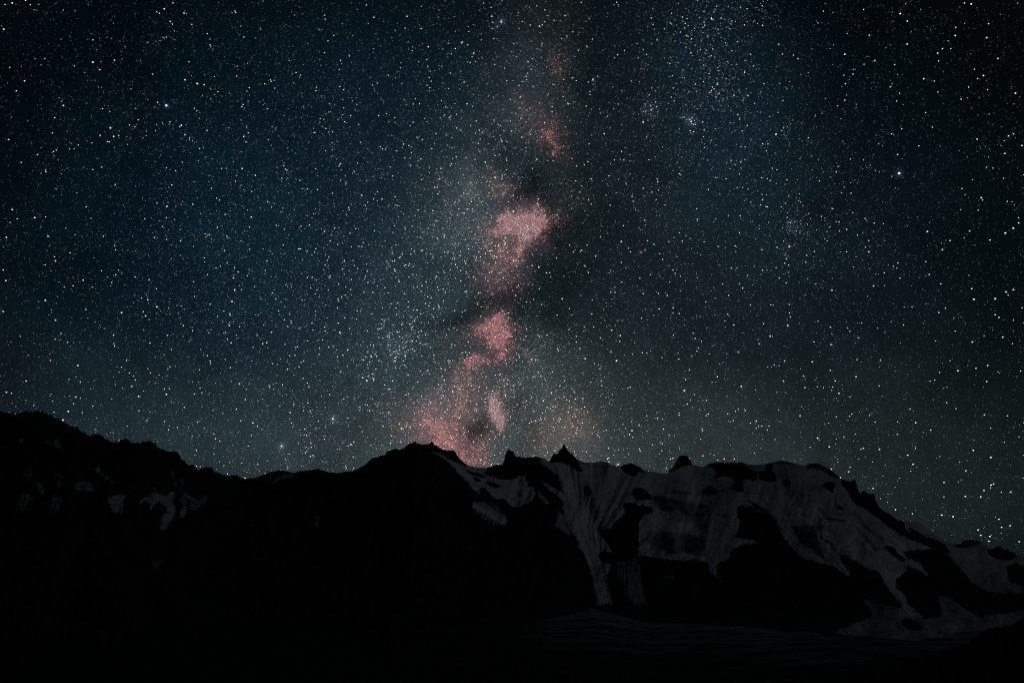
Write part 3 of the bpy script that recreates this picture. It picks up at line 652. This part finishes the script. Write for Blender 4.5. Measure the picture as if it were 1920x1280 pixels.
fil = np.clip(.25 + 1.5 * ridged(gx / 30, gy / 30, 5, 721, .6) ** 3 + .4 * (fbm(gx / 9, gy / 9, 4, 731, .6) - .5) * 2, .1, 3)
cl = cl * (np.exp(-2.2 * du) * fil * (.35 + 1.3 * fbm(gx / 14, gy / 14, 4, 735, .65)) ** 1.6)[..., None]
lum = cl.mean(-1)
gl = np.zeros(gx.shape)
for k_, (px, py, sx, sy, t_, c) in enumerate(GLOW): gl += gauss(wx, wy, px, py, sx, sy, t_) * c.mean() * {2: .35, 3: .16, 4: .3, 5: .2, 7: .3}.get(k_, 1.0)
gl += .0035 * gauss(gx, gy, 1200, 850, 90, 50, 0) + .004 * gauss(gx, gy, 640, 830, 160, 60, 0)
gl += (.017 * gauss(wx, wy, 880, 690, 110, 150, 0) + .010 * gauss(wx, wy, 1000, 740, 60, 80, 0) + .008 * gauss(wx, wy, 880, 430, 70, 80, 0) + .005 * gauss(wx, wy, 1000, 170, 50, 150, 0)) * np.exp(-1.6 * du)
gl = gl * np.exp(-1.2 * du)
blue = np.zeros(gx.shape)
for px, py, sx, sy, t_, k_ in [(940,50,36,50,0,1), (880,120,60,60,20,.7), (1345,90,55,90,0,.9), (1300,220,45,45,0,.9), (1400,300,60,70,-30,.5), (1490,430,50,45,0,.8),
                               (1290,60,40,60,0,.5), (745,650,50,40,0,.6), (640,600,90,70,0,.35), (560,450,120,90,0,.25), (690,490,60,50,0,.3), (1560,520,70,60,0,.3)]:
    blue += k_ * gauss(wx, wy, px, py, sx, sy, t_)
def sample_map(w, n):
    cdf = np.cumsum(w.ravel()); r_ = rng.random(n) * cdf[-1]
    k = np.searchsorted(cdf, r_); k = np.minimum(k, w.size - 1)
    yy, xx = np.divmod(k, MW_)
    return gx[yy, xx] + rng.uniform(-1, 1, n), gy[yy, xx] + rng.uniform(-1, 1, n), yy, xx
PXA = DOME / FPX              # size of one photo pixel at the dome, at the frame's centre
def px_scale(x, y):
    return PXA / np.sqrt(1 + ((x - 960) / FPX) ** 2 + ((y - 640) / FPX) ** 2) ** 1.0
# Milky Way: clouds made of very many faint stars
NMW = 135000
x, y, yy, xx = sample_map(lum, NMW)
c = cl[yy, xx]; c = c / (c.max(-1, keepdims=True) + 1e-9)
mixw = rng.random((NMW, 1))
c = c * (1 - .5 * mixw) + np.array([1., .95, .9]) * .5 * mixw
hot = rng.random(NMW) < .24
c[hot] = c[hot] * .25 + np.array([.95, .9, .86]) * .75
br = .10 * rng.pareto(1.45, NMW) + .06
br = br * np.clip((lum[yy, xx] / .055) ** .3, .7, 1.35)
rad = px_scale(x, y) * (.36 + .14 * rng.random(NMW))
star_cloud('milky_way', pix_dir(x, y), rad, c * np.minimum(br, 1.7)[:, None], TET_V, TET_F, star_material('milky_way_light', None, 1.0),
           'pink and grey star clouds of the Milky Way rising from the crest')
# the field of countless stars
NF = 112000
dens = .0022 + gl + lum * .22 + blue * .011
edge = 1.0
clump = np.clip(.45 + 1.1 * fbm(gx / 45, gy / 45, 6, 741, .72), 0.3, 2) ** 1.5
x, y, yy, xx = sample_map(dens * clump, NF)
iswarm = (lum / (lum + .02))[yy, xx]
isblue = (blue * (1 - .0) / (blue + .45))[yy, xx]
for cx_, cy_, sp, n_ in [(1221,206,12,60),(1297,228,7,36),(1486,426,9,36),(745,650,20,130),(1113,150,3,8),(775,640,14,80),(1350,170,40,160),(852,724,7,26),(1330,60,40,140)]:
    x = np.append(x, rng.normal(cx_, sp, n_)); y = np.append(y, rng.normal(cy_, sp, n_))
nv = len(x)
u = rng.random(nv)
mag = u ** (-1 / 1.25)        # power law of brightness, 1..
br = np.minimum(.072 * u ** (-1 / 1.6), 1.4)
br[NF:] = np.minimum(.2 * rng.random(nv - NF) ** (-1 / 1.6), 1.2)
# sky outside the frame: the same kind of star field goes on over the whole dome
NO = 24000
d = rng.normal(size=(NO * 3, 3)); d /= np.linalg.norm(d, axis=1, keepdims=True); d = d[d[:, 2] > -.02]
f_ = d[:, 1] * CP + d[:, 2] * SP; u_ = -d[:, 1] * SP + d[:, 2] * CP
ix = 960 + FPX * d[:, 0] / np.maximum(f_, .01); iy = 640 - FPX * u_ / np.maximum(f_, .01)
outside = ~((f_ > .05) & (ix > 0) & (ix < 1920) & (iy > -20) & (iy < 1100))
d = d[outside][:NO]
dirs = np.concatenate([pix_dir(x, y), d])
br = np.append(br, np.minimum(.075 * rng.random(len(d)) ** (-1 / 1.5), 1.7))
n_all = len(dirs)
hue = rng.random(n_all)
cols = np.ones((n_all, 3)) * np.array([.93, .97, .98])
cols[hue < .42] = (.58, .80, 1.0); cols[hue < .16] = (.32, .62, 1.0)
ib = np.zeros(n_all); ib[:NF] = isblue
cols[rng.random(n_all) < ib * .7] = (.40, .68, 1.0)
iw = np.zeros(n_all); iw[:NF] = iswarm
cols[rng.random(n_all) < iw * .35] = (1.0, .84, .70)
cols[hue > .90] = (1.0, .86, .70); cols[hue > .98] = (1.0, .62, .42)
bright = br > .5
cols[bright] = cols[bright] * .35 + .65
sx_ = np.append(px_scale(x, y), np.full(len(d), PXA * .8))
rad = sx_ * (.44 + .30 * np.clip(br, 0, 1.3))
star_cloud('faint_stars', dirs, rad, cols * (br * 1.5)[:, None], OCT_V, OCT_F, star_material('faint_star_light', None, 1.0),
           'countless small stars filling the night sky around the Milky Way')

# ---- the stars that show largest, each a thing of its own
W, B, O_, K = 'white', 'blue-white', 'orange', 'pink'
BIG = [(312,198,3.6,W),(370,157,2.8,W),(347,150,2.2,W),(383,159,2.0,W),(174,117,2.6,W),(207,240,2.7,W),(213,256,2.4,W),(188,254,1.9,B),(253,238,1.5,O_),(119,198,2.1,W),(46,152,2.1,W),(16,262,2.2,W),(308,17,2.2,W),(345,25,2.1,W),(23,6,2.4,W),(7,55,2.3,W),(23,393,2.2,W),(65,408,2.4,W),(454,316,2.2,W),(187,131,2.0,W),(457,256,2.1,W),
(940,41,3.2,B),(763,31,2.2,B),(888,100,2.3,W),(803,88,2.3,W),(990,116,2.1,W),(910,304,2.6,B),(1008,382,2.3,K),(963,396,2.6,W),(919,341,2.1,O_),(710,217,2.0,W),(1133,251,2.2,W),(1158,103,2.1,W),(1112,149,2.1,W),(701,33,2.0,W),(922,31,2.1,B),
(1686,325,4.0,B),(1455,252,2.7,W),(1688,26,2.7,W),(1584,102,2.4,W),(1821,8,2.5,W),(1904,175,2.5,W),(1840,371,2.5,W),(1885,437,2.8,W),(1791,67,2.3,W),(1792,52,2.1,O_),(1732,148,2.3,W),(1640,114,2.2,W),(1850,71,2.3,W),(1844,142,2.3,W),(1334,36,2.1,W),(1584,188,1.9,B),(1440,270,1.8,W),(1701,40,2.1,W),(1701,83,2.2,W),(1758,100,2.2,W),(1871,110,2.2,W),(1891,255,2.2,W),(1832,261,2.1,W),(1884,288,2.2,W),(1916,273,2.1,W),(1910,418,2.2,W),(1683,290,2.0,W),(1296,228,2.6,W),(1221,206,2.2,W),
(963,489,2.3,W),(1010,501,2.5,W),(1165,453,2.8,W),(967,554,2.1,W),(987,566,2.1,W),(1054,560,2.3,W),(1202,473,1.7,O_),(1274,326,2.0,W),(798,569,2.0,W),(1251,554,2.1,W),(1206,550,2.0,W),(1236,579,2.1,W),(1262,577,2.0,W),(1147,619,2.2,W),(1163,629,2.5,W),
(753,803,3.2,O_),(696,668,2.6,W),(658,833,2.6,W),(652,656,2.5,W),(687,713,2.4,K),(997,674,2.4,K),(852,724,2.3,W),(1156,676,3.0,W),(1159,870,3.0,O_),(1156,873,2.0,W),(1185,807,2.4,W),(1244,804,2.1,W),(782,581,2.1,W),
(312,739,2.6,B),(528,836,3.4,B),(624,785,3.4,B),(544,773,2.4,K),(128,771,2.4,W),(118,787,2.6,W),(49,714,2.1,W),(260,743,2.4,W),(404,822,2.0,W),(12,735,2.2,W),(142,744,2.1,W),(30,776,2.3,W),
(1533,821,2.7,W),(1555,837,2.4,W),(1649,842,2.3,W),(1825,844,2.4,W),(1858,857,2.6,W),(1702,853,2.3,W),(1712,870,2.4,W),(1787,968,2.6,W),(1858,909,2.6,W),(1717,792,2.3,W),(1856,1005,2.4,W),(1745,806,2.2,W),(1811,882,2.1,W),(1480,462,2.9,O_),(1560,544,2.3,O_),(1629,472,2.3,W),(1638,536,2.2,W),(1739,434,2.4,W),(1818,433,2.1,W),(1767,468,2.2,W),(1885,437,2.2,W),(1900,428,2.5,W),(1856,450,2.1,W),(1826,561,2.9,W),(1866,560,2.9,B),(1886,547,2.3,W),(1900,543,2.3,W),(1823,641,2.4,W),(1880,632,2.4,W),(1796,695,2.5,W),(1523,678,2.3,W),(1605,706,2.3,B),(1444,630,2.4,W),(1764,532,1.9,B),(1822,541,2.1,W),(1850,715,2.1,W),(1830,690,2.1,W),(1852,685,2.1,W),(1873,595,2.0,W),(1866,590,2.0,W),
(85,563,2.4,W),(146,685,2.4,W),(277,562,2.3,B),(294,575,2.5,B),(273,592,2.4,B),(228,586,2.4,W),(156,525,2.2,W),(104,600,2.2,W),(104,489,2.2,W),(6,584,2.2,W),(11,526,2.2,W),(90,443,2.1,W),(12,445,2.1,W),(6,506,2.0,W),(435,565,2.4,W),(430,610,2.2,B),(281,643,2.0,O_),(48,1,2.0,W),
(637,623,2.6,W),(500,642,2.2,W),(539,692,2.2,W),(449,719,2.1,W),(680,708,2.3,W),(1283,732,2.7,W),(1390,724,2.6,W),(1524,678,2.0,W),(1573,737,2.3,W),(1566,714,2.1,W),(1418,789,2.3,W),(1328,776,2.2,W),(1233,784,2.1,W),(1477,610,2.5,W),(1444,631,2.1,W),(1376,609,2.1,W),(1557,613,2.1,W),(1558,646,2.0,W),(1345,706,2.2,W),(1469,714,2.2,W),(1236,579,1.8,W),(1257,860,2.2,W),(1318,854,2.1,W),(1358,860,2.2,W),(1377,860,2.2,W),(1500,779,2.1,W),(1407,793,1.8,W),(1534,821,2.0,W),
(1810,930,2.4,W),(1839,931,2.4,W),(1895,922,2.4,W),(1863,907,2.2,W),(1845,919,2.2,W),(1766,965,2.5,W),(1679,955,2.2,W),(1834,993,2.3,W),(1839,1003,2.3,W),(1854,1014,2.3,W),(1878,988,2.2,W),(1894,985,2.1,W),(1858,1005,2.0,W),(1873,973,2.1,W),(1911,1015,2.1,W),(1770,904,2.1,W),(1637,915,2.1,W),(1591,884,2.1,W),(1559,879,2.0,W),(1576,895,1.9,W),(1619,840,2.1,W)]
seen = []
for b in BIG:
    if all((b[0] - q[0]) ** 2 + (b[1] - q[1]) ** 2 > 9 for q in seen): seen.append(b)
BIG = seen
extra = []
while len(BIG) + len(extra) < 300:
    ex, ey = rng.uniform(5, 1915), rng.uniform(5, 860)
    a_, e_ = azel(ex, ey)
    if e_ < np.interp(a_, rA, rE) + 1: continue
    if ex < 1250 and ex > 500 and rng.random() < .35: continue
    extra.append((ex, ey, rng.uniform(1.5, 2.0), W if rng.random() < .8 else (B if rng.random() < .6 else O_)))
mats = {W: star_material('white_starlight', (1, 1, 1), 1.35), B: star_material('blue_starlight', (.78, .89, 1), 1.5),
        O_: star_material('orange_starlight', (1, .72, .55), 1.3), K: star_material('pink_starlight', (1, .80, .84), 1.3)}
ph = []
for i in range(1, 6):
    for j in range(10):
        ph.append((math.sin(math.pi * i / 6) * math.cos(2 * math.pi * j / 10), math.sin(math.pi * i / 6) * math.sin(2 * math.pi * j / 10), math.cos(math.pi * i / 6)))
ph = [(0, 0, 1)] + ph + [(0, 0, -1)]
pf = [(0, 1 + j, 1 + (j + 1) % 10) for j in range(10)]
for i in range(4):
    for j in range(10):
        a_, b_, c_, d_ = 1 + i * 10 + j, 1 + (i + 1) * 10 + j, 1 + (i + 1) * 10 + (j + 1) % 10, 1 + i * 10 + (j + 1) % 10
        pf += [(a_, b_, c_), (a_, c_, d_)]
pf += [(51, 41 + (j + 1) % 10, 41 + j) for j in range(10)]
star_me = {}
for k_, m_ in mats.items():
    me = bpy.data.meshes.new(k_.replace('-', '_') + '_star'); me.from_pydata(ph, [], pf); me.materials.append(m_); star_me[k_] = me
PLACES = [((985, 425), 'the large pink core cloud'), ((930, 625), 'the lower pink cloud'), ((930, 770), 'the pale pink strand'),
          ((830, 810), 'the pink glow'), ((1057, 835), 'the tallest rock spire'), ((1280, 855), 'the blocky rock tower'), ((1463, 865), 'the snow dome'),
          ((1610, 910), 'the stepped rock rib'), ((1815, 1012), 'the low right skyline rocks'), ((60, 770), 'the high left shoulder'), ((280, 828), 'the toothed left ridge'), ((467, 896), 'the left saddle'),
          ((595, 880), 'the ridge beside the saddle'), ((20, 20), 'the top left corner'), ((1900, 20), 'the top right corner'), ((960, 20), 'the Milky Way at the top'),
          ((1297, 228), 'the bright star cluster'), ((1486, 426), 'the small blue cluster'), ((312, 198), 'the brightest upper left star'), ((1686, 325), 'the brightest right hand star'),
          ((20, 450), 'the middle of the left edge'), ((1900, 500), 'the middle of the right edge'), ((745, 650), 'the blue star patch'), ((1030, 262), 'the small red cloud'), ((450,330),'the upper left sky'), ((1560,620),'the right middle sky'), ((250,600),'the left middle sky')]
SPECIAL = {(312,198): 'brightest star of the upper left sky, white with a faint blue glow', (1686,325): 'large blue-white star, brightest of the whole right sky',
           (940,41): 'bright blue star at the top of the Milky Way near the upper frame edge', (753,803): 'bright orange star left of the pink glow above the dark peak',
           (528,836): 'bright blue-white star low over the left saddle, nearest the ridge', (624,785): 'bright blue-white star between the left saddle and the orange star',
           (1159,870): 'orange star touching the snowy crest left of the rounded hump', (1480,462): 'orange star below the small blue cluster in the right sky',
           (370,157): 'middle and largest star of a short slanted row of three in the upper left', (347,150): 'left star of the short slanted row of three in the upper left',
           (383,159): 'right star of the short slanted row of three in the upper left', (253,238): 'dim red-orange star among white ones in the upper left',
           (1156,676): 'lone bright white star in the dark gap right of the Milky Way', (1296,228): 'brightest white star of the dense cluster right of the Milky Way'}
recs = []
for (x_, y_, s_, c_) in BIG + extra:
    if (x_, y_) in SPECIAL: recs.append((x_, y_, s_, c_, SPECIAL[(x_, y_)], None)); continue
    p, nmx = min(((((x_ - q[0][0]) ** 2 + (y_ - q[0][1]) ** 2), q) for q in PLACES), key=lambda t: t[0])[1]
    dx, dy = x_ - p[0], y_ - p[1]
    if abs(dx) > 2.2 * abs(dy): rel_ = 'right of' if dx > 0 else 'left of'
    elif abs(dy) > 2.2 * abs(dx): rel_ = 'below' if dy > 0 else 'above'
    else: rel_ = ('below' if dy > 0 else 'above') + ' and ' + ('right of' if dx > 0 else 'left of')
    recs.append((x_, y_, s_, c_, None, (rel_, nmx, math.hypot(dx, dy))))
from collections import defaultdict
bk = defaultdict(list)
for i, r_ in enumerate(recs):
    if r_[5]: bk[('larger' if i < len(BIG) else 'middling', r_[3], r_[5][0], r_[5][1])].append(i)
ORD = ['nearest', 'second nearest', 'third nearest', 'fourth nearest', 'fifth nearest', 'sixth nearest', 'seventh nearest', 'eighth nearest', 'ninth nearest', 'tenth nearest', 'eleventh nearest', 'twelfth nearest'] + ['far away'] * 40
labels = {}
for k_, ids in bk.items():
    ids.sort(key=lambda i: recs[i][5][2])
    for n_, i in enumerate(ids):
        base = ' '.join((k_[0], k_[1], 'star', k_[2], k_[3]))
        labels[i] = base if len(ids) == 1 else f'{base}, {ORD[n_]}'
def place_star(x_, y_, s_, c_, label):
    o = bpy.data.objects.new('star', star_me[c_])
    d_ = pix_dir(x_, y_); o.location = (CAM + d_ * DOME * .97).tolist()
    r0 = float(px_scale(x_, y_)) * s_ * .43 * .97
    o.scale = (r0 * 1.0,) * 3
    if x_ < 500 or x_ > 1450: o.scale = (r0 * 1.18, r0 * 1.1, r0 * .92)
    col.objects.link(o); tag(o, label, 'star', 'larger stars of the night sky')
for i, r_ in enumerate(recs): place_star(*r_[:4], r_[4] or labels[i])

# a short pale streak left of the Milky Way
a_ = pix_dir(821, 569) * DOME * .96; b_ = pix_dir(824, 580) * DOME * .96
me_v, me_f = [], []
ax = (b_ - a_); L_ = np.linalg.norm(ax); ax /= L_
s1 = np.cross(ax, pix_dir(822, 575)); s1 /= np.linalg.norm(s1); s2 = np.cross(ax, s1)
mid = (a_ + b_) / 2
for q, w_ in [(-.5, .05), (-.3, .6), (0, 1), (.3, .6), (.5, .05)]:
    for k_ in range(6):
        an = k_ * math.pi / 3; me_v.append(ax * L_ * q + (s1 * math.cos(an) + s2 * math.sin(an)) * PXA * .45 * w_)
for i in range(4):
    for k_ in range(6): me_f.append((i * 6 + k_, i * 6 + (k_ + 1) % 6, (i + 1) * 6 + (k_ + 1) % 6, (i + 1) * 6 + k_))
o = mesh_obj('meteor', np.array(me_v), np.array(me_f), star_material('meteor_light', (.75, .85, .85), .9))
o.location = (CAM + mid).tolist()
tag(o, 'short thin pale streak of light left of the lower pink cloud', 'meteor')
